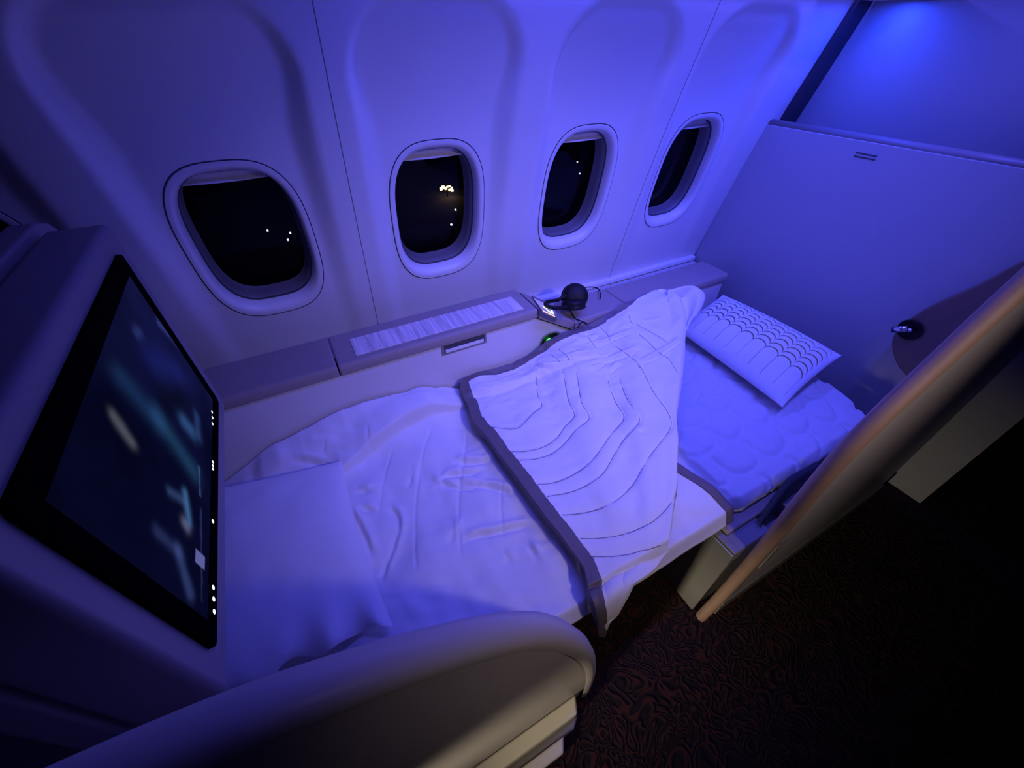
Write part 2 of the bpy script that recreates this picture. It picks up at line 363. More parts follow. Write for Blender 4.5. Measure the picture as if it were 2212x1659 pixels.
# ---- side console along the window wall
def extr(name, poly_yz, x0, x1, material, parent, bev=0.006, seg=3):
    return prism(name, [(x0, y, z) for y, z in poly_yz], (x1-x0, 0, 0), material, parent, bev, seg, 0.5)
con = thing('side_console', 'long taupe leather-topped side console under the windows', 'console', (0.4, 1.15, 0.0))
top_prof = [(1.056, 0.718), (1.050, 0.728), (1.052, 0.748), (1.060, 0.757), (1.225, 0.757), (1.225, 0.718)]
extr('top_cover', top_prof, -1.00, -0.0105, M_LEATHER, con)
extr('top_cover', top_prof, -0.0075, 0.682, M_LEATHER, con)
# sloping end with the handset, then the lower armrest
def slope(y0, y1, t, name, m, dz=0.0, x0=0.685, x1=0.852, bev=0.004):
    poly = [(x0, y0, 0.757+dz), (x1, y0, 0.655+dz), (x1+0.0, y0, 0.655+dz-t), (x0, y0, 0.757+dz-t)]
    return prism(name, poly, (0, y1-y0, 0), m, con, bev, 3, 0.5)
slope(1.052, 1.20, 0.04, 'slope_cover', M_LEATHER)
low_prof = [(1.056, 0.614), (1.050, 0.624), (1.052, 0.645), (1.060, 0.655), (1.212, 0.655), (1.212, 0.614)]
extr('armrest_cover', low_prof, 0.855, 1.118, M_LEATHER, con)
extr('armrest_cover', low_prof, 1.121, 1.73, M_LEATHER, con)
prism('body_panel', [(-1.0, 1.063, 0.10), (-1.0, 1.063, 0.7175), (0.672, 1.063, 0.7175), (0.84, 1.063, 0.6145), (1.722, 1.063, 0.6135), (1.722, 1.063, 0.10)], (0, 0.10, 0), M_PANEL, con, 0.003)
tube('lower_trim', [(-0.9, 1.0625, 0.7165), (0, 1.0625, 0.7165), (0.672, 1.0625, 0.7165), (0.84, 1.0625, 0.6145)], 0.0022, M_CREAM, con, 6)
# wood inlay on the console top
mw = bpy.data.materials.new('grey_wood_inlay'); mw.use_nodes = True; nt = mw.node_tree; b = nt.nodes['Principled BSDF']; b.inputs['Roughness'].default_value = 0.45
tc = nt.nodes.new('ShaderNodeTexCoord'); mp = nt.nodes.new('ShaderNodeMapping'); mp.inputs['Scale'].default_value = (95, 3.5, 1)
nz = nt.nodes.new('ShaderNodeTexNoise'); nz.inputs['Scale'].default_value = 2.0; nz.inputs['Detail'].default_value = 6; nz.inputs['Distortion'].default_value = 0.4
rp = nt.nodes.new('ShaderNodeValToRGB'); rp.color_ramp.elements[0].position = 0.3; rp.color_ramp.elements[0].color = (0.44, 0.39, 0.37, 1)
rp.color_ramp.elements[1].position = 0.62; rp.color_ramp.elements[1].color = (0.82, 0.74, 0.70, 1)
nt.links.new(tc.outputs['Object'], mp.inputs[0]); nt.links.new(mp.outputs[0], nz.inputs['Vector']); nt.links.new(nz.outputs['Fac'], rp.inputs[0]); nt.links.new(rp.outputs[0], b.inputs['Base Color'])
box('wood_inlay', (0.050, 1.080, 0.756), (0.638, 1.178, 0.7595), mw, con, 0.0012)
# literature slot in the panel
sl = box('slot', (0.312, 1.0605, 0.676), (0.478, 1.0635, 0.7165), M_FRAME, con, 0.001)
box('recess', (0.321, 1.0595, 0.683), (0.470, 1.0612, 0.714), M_GASK, sl)
box('card', (0.325, 1.0575, 0.685), (0.466, 1.0598, 0.6985), M_WHITE, sl, 0.0008)
# socket niche with the green lamp
oc = superell(0.050, 0.052, 2.6, 40)
Pn = np.array([[(0.752+x*s, y, 0.580+z*s) for x, z in oc] for s, y in ((1.0, 1.0632), (1.0, 1.0605), (0.90, 1.060), (0.86, 1.0622))])
ni = fixn(grid('socket_niche', Pn, M_FRAME, con, wrap=True))
mk('niche_back', [(0.752+x*0.9, 1.0622, 0.580+z*0.9) for x, z in oc], [tuple(range(40))], M_BLACK, ni)
Pn = np.array([[(0.742+0.011*math.cos(a)*math.cos(t), 1.060-0.006*math.sin(t), 0.597+0.011*math.sin(a)*math.cos(t)) for a in np.linspace(0, 2*np.pi, 16, endpoint=False)] for t in np.linspace(0, 1.55, 6)])
fixn(grid('green_lamp', Pn, emis('green_led', (0.06, 1.0, 0.10), 4.0), ni, wrap=True, label='small glowing green indicator lamp'))
gl_ = bpy.data.lights.new('green_led_glow', 'POINT'); gl_.energy = 0.012; gl_.color = (0.08, 1.0, 0.12); gl_.shadow_soft_size = 0.008
go = bpy.data.objects.new('green_led_glow', gl_); COL.objects.link(go); go.location = (0.744, 1.045, 0.597)

# ---- air grille and wall ledge behind the console
ag = thing('air_grille', 'ribbed air grille strip between armrest and sidewall', 'grille', (1.3, 1.25, 0.55))
box('tray', (0.86, 1.216, 0.555), (1.82, 1.335, 0.560), M_GASK, ag)
V = []; Fc = []
for x in np.arange(0.87, 1.815, 0.0105):
    base = len(V); V += [(a, b_, c) for a in (x, x+0.0045) for b_ in (1.218, 1.325) for c in (0.562, 0.592)]
    Fc += [tuple(base+i for i in f) for f in BOXF]
g = fixn(mk('slats', V, Fc, M_TRIM, ag)); g['kind'] = 'stuff'
lg = prism('trim_3', [(0.70, 1.325, 0.594), (0.70, 1.325, 0.612), (0.70, 1.349, 0.618), (0.70, 1.352, 0.594)], (1.125, 0, 0), M_TRIM, None, 0.002)
meta(lg, 'white ledge strip along the foot of the sidewall', 'trim', kind='structure')

# ---- handset in the slope
sn_ = np.array([0.102, 0, 0.17])/np.linalg.norm([0.102, 0, 0.17]); sp0 = np.array([0.685, 1.1, 0.757])
def aslope(px, py, h=0.0):
    p0 = sp0+sn_*h; d = ray(px, py); return CAM+d*(((p0-CAM)@sn_)/(d@sn_))
hs = thing('handset', 'small video handset docked in the sloping console end', 'remote', tuple(aslope(1180, 668)))
q = [aslope(*p, 0.0015) for p in ((1148, 640), (1203, 664), (1216, 694), (1172, 677))]
prism('case', q, sn_*0.005, M_FRAME, hs, 0.002)
q = np.array([aslope(*p, 0.0071) for p in ((1152, 644), (1197, 665), (1204, 687), (1174, 673))])
n_ = 24; uu, vv = np.meshgrid(np.linspace(0, 1, n_), np.linspace(0, 1, n_))
Pn = (1-uu)[..., None]*((1-vv)[..., None]*q[0]+vv[..., None]*q[3])+uu[..., None]*((1-vv)[..., None]*q[1]+vv[..., None]*q[2])
scr = grid('handset_screen', Pn, None, hs, False)
colr = np.zeros((n_, n_, 4)); colr[..., :] = (0.16, 0.13, 0.55, 1)
colr[(vv > 0.88)] = (1.0, 0.65, 0.45, 1)
colr[(np.hypot(uu-0.66, vv-0.55) < 0.27) & (np.hypot(uu-0.60, vv-0.55) > 0.10)] = (0.75, 0.9, 1.0, 1)
colr[(uu > 0.30) & (uu < 0.52) & (vv > 0.35) & (vv < 0.6)] = (0.8, 0.85, 1.0, 1)
colr[(uu > 0.86)] = (0.05, 0.05, 0.25, 1)
at_ = scr.data.color_attributes.new('pic', 'FLOAT_COLOR', 'POINT'); at_.data.foreach_set('color', colr.reshape(-1))
scr.data.materials.append(attr_mat('handset_picture', 'pic', 0.2, 1.3))

# ---- headphones on the armrest
hp = thing('headphones', 'black over-ear headphones lying on the armrest by the wall', 'headphones', (0.92, 1.13, 0.656))
def lathe(name, prof, c, axis, m, parent, n=28):
    axis = np.array(axis, float); axis /= np.linalg.norm(axis); a = np.cross(axis, [0, 0, 1.0]); a /= np.linalg.norm(a); b_ = np.cross(axis, a)
    Pn = np.array([[np.array(c)+axis*h+r*(math.cos(t)*a+math.sin(t)*b_) for t in np.linspace(0, 2*np.pi, n, endpoint=False)] for r, h in prof])
    return fixn(grid(name, Pn, m, parent, wrap=True))
c1 = ay(1243, 640, 1.105); axd = np.array([-0.35, -0.75, 0.55])
cup = [(0.001, 0.022), (0.026, 0.021), (0.042, 0.016), (0.049, 0.006), (0.050, -0.006), (0.047, -0.012), (0.052, -0.016), (0.052, -0.028), (0.040, -0.032), (0.02, -0.028), (0.001, -0.026)]
lathe('ear_cup', cup, c1, axd, M_BLACK, hp)
c2 = np.array([c1[0]-0.015, 1.095, 0.712]); lathe('ear_cup', [(r*0.92, h*0.75) for r, h in cup], c2, (0.1, 0.35, 0.9), M_BLACK, hp)
band = spline([c1+np.array([-0.03, 0.01, 0.010]), ay(1205, 648, 1.115), ay(1182, 652, 1.11), ay(1180, 660, 1.075), ay(1200, 666, 1.07), c2+np.array([-0.02, -0.015, 0.0])], 40)
tube('headband', band, 0.0075, M_BLACK, hp)
tube('yoke', spline([c1+np.array([0.045, 0, -0.005]), c1+np.array([0.02, -0.03, -0.035]), c2+np.array([0.03, -0.03, 0.005])], 16), 0.006, M_BLACK, hp)
cab = [az(1229, 663, 0.660), az(1237, 680, 0.658), az(1243, 688, 0.658), az(1256, 694, 0.658), az(1268, 701, 0.660), az(1262, 696, 0.659), az(1253, 699, 0.660), az(1248, 708, 0.664)]
tube('cable', spline(cab, 50), 0.0022, M_BLACK, hp, 6)
cab = [c1+np.array([0.03, 0.02, 0.02]), ay(1278, 620, 1.20), ay(1292, 624, 1.21), az(1297, 634, 0.668), az(1297, 645, 0.664)]
tube('cable', spline(cab, 30), 0.0022, M_BLACK, hp, 6)

# ---- bed: cushion, topper
bedz = 0.424
cush = thing('bed_cushion', 'flat seat cushion converted into the bed under the topper', 'cushion', (0.6, 0.65, 0.34))
box('foot_section', (-0.62, 0.30, 0.34), (0.30, 1.045, bedz), M_LEATHER, cush, 0.02, 3)
box('seat_section', (0.305, 0.275, 0.35), (1.02, 1.045, bedz), M_LEATHER, cush, 0.02, 3)
box('back_section', (1.025, 0.27, 0.35), (1.64, 1.045, bedz), M_LEATHER, cush, 0.02, 3)
nx, ny = 330, 240
us = np.linspace(0, 1, nx); vs = np.linspace(0, 1, ny); U, V_ = np.meshgrid(us, vs)
Yt = 0.243+V_*(1.045-0.243)
xend = 1.668-0.10*np.exp(-(Yt-0.243)/0.085)-0.05*np.exp(-(1.045-Yt)/0.05)
Xt = 0.60+U*(xend-0.60)
rowp, colw = 0.098, 0.150; lines = []
for r in range(-1, 11):
    for c in range(0, 10):
        x0 = 0.50+c*colw+(colw/2 if r % 2 else 0); y0 = 0.30+r*rowp
        th = np.linspace(0, np.pi, 11); lines.append(np.c_[x0+colw/2*np.cos(th), y0-0.075*np.sin(th)+0.006*np.sin(3*th+c)])
D = polydist(np.c_[(Xt+0.03*fbm(Xt*6, Yt*6, 2)).ravel(), (Yt+0.03*fbm(Xt*6+5, Yt*6+2, 2)).ravel()], lines).reshape(Xt.shape)
edge = np.minimum.reduce([(Yt-0.243), (1.045-Yt), (xend-Xt)])
Zt = 0.432+0.040*np.sqrt(np.clip(edge/0.022, 0, 1))+0.010*(1-np.exp(-(D/0.013)**2))+0.007*fbm(Xt*9, Yt*9)+0.003*fbm(Xt*35, Yt*35, 2)
Zt = np.minimum(Zt, 0.464+0.06*sst(0.87, 0.93, Xt)); Yt = Yt+0.016*sst(0.92, 0.87, Xt)*sst(0.40, 0.243, Yt)
tp = grid('mattress_topper', np.dstack([Xt, Yt, Zt]), M_TOPPER); solid(tp, 0.012)
meta(tp, 'quilted pale topper with shell stitching at the head of the bed', 'mattress')

# ---- duvet
duv = thing('duvet', 'large pale duvet with dark binding, corner folded back', 'duvet', (0.35, 0.65, 0.47))
nx, ny = 430, 330
Xd, Yd = np.meshgrid(np.linspace(-0.60, 0.80, nx), np.linspace(0.228, 1.053, ny))
Yd = 1.053-(1.053-Yd)*(1.053-0.228-0.092*sst(-0.20, -0.29, Xd))/(1.053-0.228)
Xd = Xd+ (0.05*sst(0.52, 0.24, Yd)*sst(0.3, 0.8, Xd))
def duvet_z(X, Y):
    z = 0.500+0*X
    e = np.interp(X, [-0.6, -0.45, -0.41, -0.30, -0.18, -0.045, 0.2, 0.37, 0.9], [0.44, 0.455, 0.475, 0.535, 0.574, 0.591, 0.566, 0.512, 0.500])
    z = z+(e-0.50)*sst(0.86, 1.05, Y)
    yl = np.interp(X, [-0.2, -0.096, 0.003, 0.13, 0.229, 0.336, 0.5], [0.80, 0.873, 0.919, 0.950, 0.957, 0.95, 0.95])
    w = np.interp(X, [-0.13, -0.09, 0.02, 0.22, 0.31, 0.355], [0, 0.5, 1, 1.0, 0.5, 0])
    z = z+w*0.040*(sst(-0.005, 0.003, Y-yl)-0.7*sst(0.005, 0.10, Y-yl)-0.30*sst(-0.14, -0.010, Y-yl)*sst(0.003, -0.005, Y-yl))
    z = z-0.045*sst(0.252, 0.226, Y)**1.2-0.008*sst(0.36, 0.25, Y)
    return z
Zd = duvet_z(Xd, Yd)
wx_, wy_ = Xd+0.05*fbm(Xd*4+3, Yd*4), Yd+0.05*fbm(Xd*4, Yd*4+9)
Zd = Zd+0.026*fbm(wx_*4.5, wy_*4.5, 2)+0.011*fbm(wx_*16+4, wy_*6, 2)+0.006*fbm(wx_*11+wy_*22, wy_*9-wx_*5, 2)
def lines_on(P, pxlines, n=30):
    pr = project(P); out = []
    for ln in pxlines:
        s = spline(np.array(ln, float), n); idx = [int(np.argmin(((pr-q)**2).sum(1))) for q in s]
        out.append(np.asarray(P).reshape(-1, 3)[idx])
    return out
Pd = np.dstack([Xd, Yd, Zd])
seams = [zoom(l, 450, 800, 2.765) for l in ([(1545, 340), (1530, 520), (1500, 700), (1495, 900), (1505, 1060)], [(1350, 310), (1290, 470), (1240, 760), (1235, 1000), (1240, 1230)],
         [(1110, 440), (1060, 600), (1030, 760), (1010, 900)], [(955, 290), (950, 380), (955, 450)], [(700, 380), (690, 470), (700, 540)], [(1205, 230), (1210, 260), (1208, 300)])]
seams += [zoom(l, 950, 650, 2.765) for l in ([(165, 800), (130, 1000), (110, 1250), (120, 1480), (125, 1560)], [(370, 1050), (365, 1200), (370, 1330), (385, 1440)])]
creases = [zoom(l, 450, 800, 2.765) for l in ([(1180, 720), (1215, 640), (1245, 570)], [(1070, 800), (1140, 920), (1100, 1080), (1050, 1200), (1020, 1290)], [(840, 830), (930, 1000), (975, 1150)],
           [(1300, 660), (1480, 700), (1659, 700)], [(1340, 740), (1420, 640), (1560, 620), (1659, 590)], [(860, 730), (1000, 720)], [(870, 820), (1020, 850)], [(1430, 1060), (1470, 950), (1480, 880)], [(1500, 1040), (1580, 1000), (1659, 1010)], [(480, 540), (600, 545), (700, 570), (740, 585)])]
creases += [zoom(l, 950, 650, 2.765) for l in ([(50, 1080), (180, 1100), (330, 1120), (470, 1170)], [(60, 950), (200, 970), (350, 945)], [(130, 1420), (260, 1400), (400, 1370), (560, 1340)], [(500, 1430), (560, 1500), (590, 1600)], [(400, 1480), (410, 1600)])]
flat = Pd.reshape(-1, 3)
D1 = creases_at(flat, lines_on(Pd, seams), 0.004).reshape(Xd.shape); lc = lines_on(Pd, creases, 16)
D2 = creases_at(flat, lc, 0.0085).reshape(Xd.shape); D3 = creases_at(flat, [l+np.array([0.014, 0.012, 0]) for l in lc], 0.011).reshape(Xd.shape)
Zd = Zd-0.0026*D1-0.0100*D2*(0.8+0.8*vnoise(Xd*14, Yd*14))+0.0085*D3
Pd = np.dstack([Xd, Yd, Zd])
Pd[..., 2] = np.where((Xd > 0.55) & (Yd > 0.258), np.maximum(Pd[..., 2], 0.487), Pd[..., 2])
cov = grid('cover', Pd[:, :-9], M_LINEN, duv); solid(cov, 0.014)
bd = grid('binding', Pd[:, -10:]+np.array([0, 0, 0.003]), M_BAND, duv, label='dark taupe binding along the head edge'); solid(bd, 0.012)

# ---- folded-back corner of the duvet
def bpt(px, py, k, v): return az(px, py, v) if k == 'z' else ay(px, py, v)
Lb = [(992, 822, 'y', 1.05), (997, 852, 'z', .548), (1011, 881, 'z', .548), (1024, 918, 'z', .548), (1055, 954, 'z', .548), (1080, 990, 'z', .547), (1102, 1019, 'z', .546), (1131, 1059, 'z', .546), (1163, 1102, 'z', .546),
      (1181, 1127, 'z', .545), (1203, 1153, 'z', .542), (1228, 1189, 'z', .536), (1247, 1218, 'z', .528), (1259, 1252, 'z', .505), (1272, 1295, 'y', .232), (1281, 1327, 'y', .212), (1289, 1369, 'y', .200)]
Tb = [(992, 822, 'y', 1.05), (1047, 805, 'y', 1.05), (1080, 805, 'y', 1.046), (1107, 796, 'y', 1.045), (1147, 771, 'y', 1.046), (1172, 750, 'y', 1.045), (1202, 728, 'y', 1.044), (1242, 709, 'y', 1.042), (1300, 689, 'y', 1.045),
      (1349, 659, 'z', .672), (1382, 643, 'z', .680), (1423, 624, 'z', .686), (1445, 627, 'z', .69), (1466, 640, 'z', .69)]
Rb = [(1466, 640, 'z', .69), (1480, 690, 'z', .64), (1481, 740, 'z', .600), (1478, 795, 'z', .575), (1471, 852, 'z', .560), (1465, 903, 'z', .553), (1467, 957, 'z', .55), (1465, 1012, 'z', .55), (1465, 1055, 'z', .548), (1456, 1102, 'z', .543),
      (1449, 1153, 'z', .532), (1435, 1187, 'z', .510), (1413, 1226, 'y', .224), (1372, 1261, 'y', .212), (1347, 1299, 'y', .202), (1331, 1327, 'y', .197), (1315, 1341, 'y', .195), (1304, 1368, 'y', .194)]
nS, nT = 300, 300
Lc = spline([bpt(*p) for p in Lb], nT); Rc = spline([bpt(*p) for p in Rb], nT); Tc = spline([bpt(*p) for p in Tb], nS)
Bc = np.array([Lc[-1]*(1-s)+Rc[-1]*s for s in np.linspace(0, 1, nS)])
S, T = np.meshgrid(np.linspace(0, 1, nS), np.linspace(0, 1, nT)); s_, t_ = S[..., None], T[..., None]
Pf = (1-s_)*Lc[:, None]+s_*Rc[:, None]+(1-t_)*Tc[None]+t_*Bc[None]-((1-s_)*(1-t_)*Tc[0]+s_*(1-t_)*Tc[-1]+(1-s_)*t_*Bc[0]+s_*t_*Bc[-1])
# keep clear of what lies beneath
fl_ = 0.540-3.0*np.maximum(0, 0.256-Pf[..., 1]); Pf[..., 2] = fl_+0.5*((Pf[..., 2]-fl_)+np.sqrt((Pf[..., 2]-fl_)**2+0.0001))
Zq = [[(300, 752), (400, 765), (470, 760), (520, 715), (560, 670), (614, 630), (590, 580), (580, 520), (575, 460)],
      [(430, 903), (520, 900), (620, 875), (700, 820), (750, 750), (812, 685), (780, 630), (760, 560), (745, 470), (730, 410)],
      [(480, 952), (570, 948), (680, 910), (760, 840), (810, 775), (900, 700), (850, 620), (835, 540), (820, 440), (795, 390)],
      [(580, 1100), (690, 1085), (800, 1040), (900, 970), (960, 890), (1030, 790), (1108, 700), (1050, 610), (1020, 530), (1005, 480)],
      [(640, 1168), (760, 1150), (880, 1105), (980, 1030), (1030, 940), (1100, 830), (1200, 712), (1130, 610), (1095, 530), (1075, 470)],
      [(730, 1282), (850, 1270), (980, 1235), (1090, 1170), (1170, 1080), (1220, 980), (1290, 880), (1392, 740), (1330, 620), (1270, 540), (1235, 460), (1190, 380), (1150, 330)],
      [(840, 1420), (960, 1418), (1100, 1395), (1230, 1345), (1330, 1270), (1400, 1180), (1425, 1120)],
      [(900, 1528), (1020, 1528), (1150, 1510), (1290, 1470), (1370, 1440)],
      [(660, 320), (700, 345), (720, 370)], [(710, 290), (750, 320), (775, 355)], [(880, 210), (910, 250), (930, 280)], [(960, 160), (1000, 200), (1020, 235)],
      [(1050, 270), (1120, 320), (1170, 360), (1195, 400)], [(1170, 140), (1230, 170), (1300, 210), (1360, 250)], [(1190, 200), (1250, 250), (1310, 310), (1370, 350), (1420, 430)], [(1130, 90), (1140, 120), (1150, 140)]]
Cq = [[(700, 380), (820, 350), (930, 330)], [(880, 400), (1000, 375), (1100, 345), (1190, 300)], [(990, 460), (1050, 420), (1110, 395)], [(1190, 395), (1280, 350), (1380, 290), (1450, 240)], [(930, 290), (1050, 240), (1150, 200)],
      [(820, 260), (900, 240), (960, 200)], [(960, 330), (990, 350), (930, 350)], [(900, 440), (960, 400), (1010, 380)], [(1150, 130), (1250, 120), (1350, 110)], [(1290, 70), (1280, 40), (1290, 10)], [(560, 430), (640, 425), (730, 405)],
      [(1180, 760), (1230, 830)], [(1090, 150), (1130, 160), (1140, 120)]]
Nf = normals(Pf); Nf *= np.sign(Nf[nT//2, nS//2, 2])
for _ in range(30):
    pad = np.pad(Nf, ((1, 1), (1, 1), (0, 0)), 'edge'); Nf = (pad[:-2, 1:-1]+pad[2:, 1:-1]+pad[1:-1, :-2]+pad[1:-1, 2:]+2*Nf)/6
Nf[..., 2] = np.maximum(Nf[..., 2], 0.15); Nf /= np.linalg.norm(Nf, axis=2)[..., None]
qd = polydist(Pf.reshape(-1, 3), lines_on(Pf, [zoom(l, 950, 650, 2.765) for l in Zq], 40)).reshape(S.shape)
fl2 = Pf.reshape(-1, 3); lq = lines_on(Pf, [zoom(l, 950, 650, 2.765) for l in Cq], 16)
c1_ = creases_at(fl2, lq, 0.007).reshape(S.shape); c2_ = creases_at(fl2, [l+np.array([0.008, 0.012, 0]) for l in lq], 0.010).reshape(S.shape)
h = 0.0022*(1-np.exp(-(qd/0.008)**2))-0.0012*np.exp(-(qd/0.003)**2)-0.011*c1_+0.012*c2_
wrk = np.exp(-T/0.22)
h = h+wrk*(0.026*fbm(Pf[..., 0]*11+Pf[..., 1]*5, Pf[..., 1]*16, 3))+0.008*fbm(Pf[..., 0]*9, Pf[..., 1]*9, 3)
# long fold that runs up beside the window edge
fold = np.concatenate(lines_on(Pf, [zoom([(200, 565), (300, 560), (440, 520), (560, 470), (680, 415), (800, 365), (930, 325)], 950, 650, 2.765)], 40))
fd = polydist(Pf.reshape(-1, 3), [fold]).reshape(S.shape)
side = Pf[..., 1]-np.interp(Pf[..., 0], fold[:, 0], fold[:, 1]); inr = sst(fold[0, 0]-0.05, fold[0, 0]+0.02, Pf[..., 0])*sst(fold[-1, 0]+0.02, fold[-1, 0]-0.06, Pf[..., 0])
h = h+inr*0.018*(sst(-0.012, 0.010, side)*np.exp(-np.maximum(side, 0)/0.05)-0.3*np.exp(-(side+0.012)**2/0.012**2))
h = h-0.022*np.maximum(0, (S-0.965)/0.035)**2*(T < 0.75)
h = h*np.minimum(1, 12*S+0.3)*sst(1.0, 0.86, T)
Pf0 = Pf.copy(); Pf = Pf+Nf*(h+0.002+0.008*sst(0, 0.06, T))[..., None]
lenS = np.linalg.norm(np.diff(Pf, axis=1), axis=2).sum(1); lenT = np.linalg.norm(np.diff(Pf, axis=0), axis=2).sum(0)
inT = S*lenS[:, None]; inS = T*lenT[None]
topband = np.interp(Tc[:, 0], [0.30, 0.5, 0.9, 1.10, 1.16], [0.030, 0.026, 0.030, 0.022, 0.0])
isband = (inT < 0.034) | (inS < topband[None])
Ff = grid_faces(nT, nS); bandmask = isband.ravel()
fb = [f for f in Ff if bandmask[f[0]] and bandmask[f[2]]]; fc = [f for f in Ff if not (bandmask[f[0]] and bandmask[f[2]])]
def sub(name, faces, P, m, parent, **k):
    idx = sorted({i for f in faces for i in f}); mp_ = {a: b for b, a in enumerate(idx)}
    return mk(name, P.reshape(-1, 3)[idx], [tuple(mp_[i] for i in f) for f in faces], m, parent, True, **k)
o = sub('folded_corner', fc, Pf, M_LINEN, duv, label='folded-back duvet corner with curved quilting lines')
nrm_flat = Nf.reshape(-1, 3); prj = project(Pf)
for l in Zq:
    sp_ = spline(np.array(zoom(l, 950, 650, 2.765)), 70); ii = [int(np.argmin(((prj-q)**2).sum(1))) for q in sp_]
    pts_ = Pf.reshape(-1, 3)[ii]+nrm_flat[ii]*0.0003
    k5 = np.array([pts_[max(0, i-3):i+4].mean(0) for i in range(len(pts_))]); k5[0] = pts_[0]; k5[-1] = pts_[-1]
    tube('stitching', k5, 0.0011, M_THREAD, o, 5)
edge_ = [(j, 0) for j in range(nT-1, -1, -1)]+[(0, i) for i in range(1, int(nS*0.72))]
Eo = np.array([[Pf[a]+Nf[a]*0.0018 for a in edge_], [Pf[a]+Nf[a]*-0.002 for a in edge_], [Pf0[a]-Nf[a]*0.006 for a in edge_]])
Pb = (Pf+Nf*0.0018).reshape(-1, 3); nb = len(Pb)
fb2 = list(fb)+[(nb+k*len(edge_)+i, nb+k*len(edge_)+i+1, nb+(k+1)*len(edge_)+i+1, nb+(k+1)*len(edge_)+i) for k in range(2) for i in range(len(edge_)-1)]
sub('binding', fb2, np.vstack([Pb, Eo.reshape(-1, 3)]), M_BAND, duv, label='dark taupe binding around the folded corner')
edge_ = [(j, nS-1) for j in range(nT)]
sub('folded_hem', grid_faces(2, nT), np.vstack([[Pf[a] for a in edge_], [Pf0[a]-Nf[a]*0.008 for a in edge_]]), M_LINEN, duv)
# curled collar at the top of the fold
Ob = spline([az(1440, 628, .69), az(1462, 624, .685), az(1486, 622, .675), az(1511, 626, .66), az(1522, 638, .645), az(1519, 655, .63), az(1507, 677, .62), az(1492, 694, .605), az(1482, 715, .60)], 40)
Ib = spline([az(1444, 650, .675), az(1460, 640, .668), az(1466, 636, .655), az(1464, 645, .64), az(1466, 655, .63), az(1471, 664, .625), az(1476, 675, .62), az(1480, 690, .61), az(1480, 716, .60)], 40)
kk = np.linspace(0, 1, 16)[:, None, None]
Pc = Ob[None]*(1-kk)+Ib[None]*kk; Pc = Pc+np.array([0, 0, 1.0])*(0.020*np.sin(np.pi*np.minimum(kk*1.6, 1))-0.018*np.sin(np.pi*np.clip((kk-0.3)/0.7, 0, 1)))*np.sin(np.pi*np.linspace(0.08, 0.98, 40))[None, :, None]
solid(grid('curled_edge', Pc, M_LINEN, duv), 0.006, 0)

# ---- pillows
def pillow_grid(c00, c10, c11, c01, up, hi, lo, n=160, m=110, pinch=0.05, p=2.6):
    c00, c10, c11, c01, up = map(np.asarray, (c00, c10, c11, c01, up)); u, v = np.meshgrid(np.linspace(-1, 1, n), np.linspace(-1, 1, m))
    uu = u*(1-pinch*(1-v**2)*np.abs(u)**3); vv = v*(1-pinch*(1-u**2)*np.abs(v)**3)
    a, b_ = (uu+1)/2, (vv+1)/2
    base = ((1-a)*(1-b_))[..., None]*c00+(a*(1-b_))[..., None]*c10+(a*b_)[..., None]*c11+((1-a)*b_)[..., None]*c01
    f = ((1-np.abs(u)**p)*(1-np.abs(v)**p))**0.55
    return u, v, base+up*(hi*f)[..., None], base-up*(lo*f)[..., None]
def pillow_obj(name, top, bot, m, parent, mb=None):
    a = grid(name, top, m, parent); b_ = grid('underside', bot[:, ::-1], mb or m, parent)
    return a, b_
pl = thing('plain_pillow', 'large plain white pillow at the monitor end of the bed', 'pillow', (-0.29, 0.65, 0.51))
u, v, tpz, btz = pillow_grid((-0.52, 0.41, .545), (-0.075, 0.395, .545), (-0.085, 0.885, .553), (-0.50, 0.99, .535), (0, 0, 1), 0.055, 0.016)
tpz[..., 2] += 0.010*fbm(tpz[..., 0]*6, tpz[..., 1]*6, 3)*(1-np.abs(u)**6)*(1-np.abs(v)**6)
ew = np.exp(-(v+1)/0.16)*sst(-0.9, 0.2, u)                       # rippled front edge
for A3 in (tpz, btz): A3[..., 2] += ew*0.016*np.sin(u*15+0.6)*sst(-0.5, 0.7, u); A3[..., 1] += ew*0.010*np.sin(u*11)
pillow_obj('case', tpz, btz, M_LINEN, pl)
pp = thing('patterned_pillow', 'white pillow printed with rows of gold scallops, by the partition', 'pillow', (1.5, 0.72, 0.49))
c_tl, c_tr, c_br, c_bl = az(1562, 637, .585), az(1818, 768, .590), az(1690, 880, .522), np.array([1.345, 0.97, .520])
upv = np.cross(c_tr-c_tl, c_bl-c_tl); upv /= np.linalg.norm(upv); upv *= np.sign(upv[2])
u, v, tpz, btz = pillow_grid(c_tl, c_tr, c_br, c_bl, upv, 0.062, 0.030, 420, 280, 0.03, 2.4)
wk = 0.006*fbm(u*3, v*2, 3)*(1-np.abs(u)**8)*(1-np.abs(v)**8); tpz = tpz+upv*wk[..., None]
a_obj, b_obj = pillow_obj('case', tpz, btz, None, pp, M_LINEN)
A, B = (u+1)/2, (v+1)/2          # A along the long side, B from the back edge to the front
ncol = 9; cu = (A-0.035)/0.93*ncol; fr_ = cu-np.floor(cu); inside = (cu > 0) & (cu < ncol)
cwm = 0.56*0.93/ncol; hm = 0.37
arch = 0.088*(1-np.sqrt(1-0.985*(2*fr_-1)**2))
ink = np.zeros(A.shape); fine = np.zeros(A.shape)
for k in range(7):
    b0 = 0.045+0.086*k; d = np.abs(B-(b0+arch))*hm
    ink = np.maximum(ink, sst(0.0044, 0.0026, d)*inside*(0.45+0.55*sst(-0.5, 2.0, k)))
dcol = np.minimum(fr_, 1-fr_)*cwm
fine = sst(0.0016, 0.0007, dcol)*(B > 0.60)*(B < 0.90)*inside
goldmix = sst(0.1, 0.9, A)[..., None]
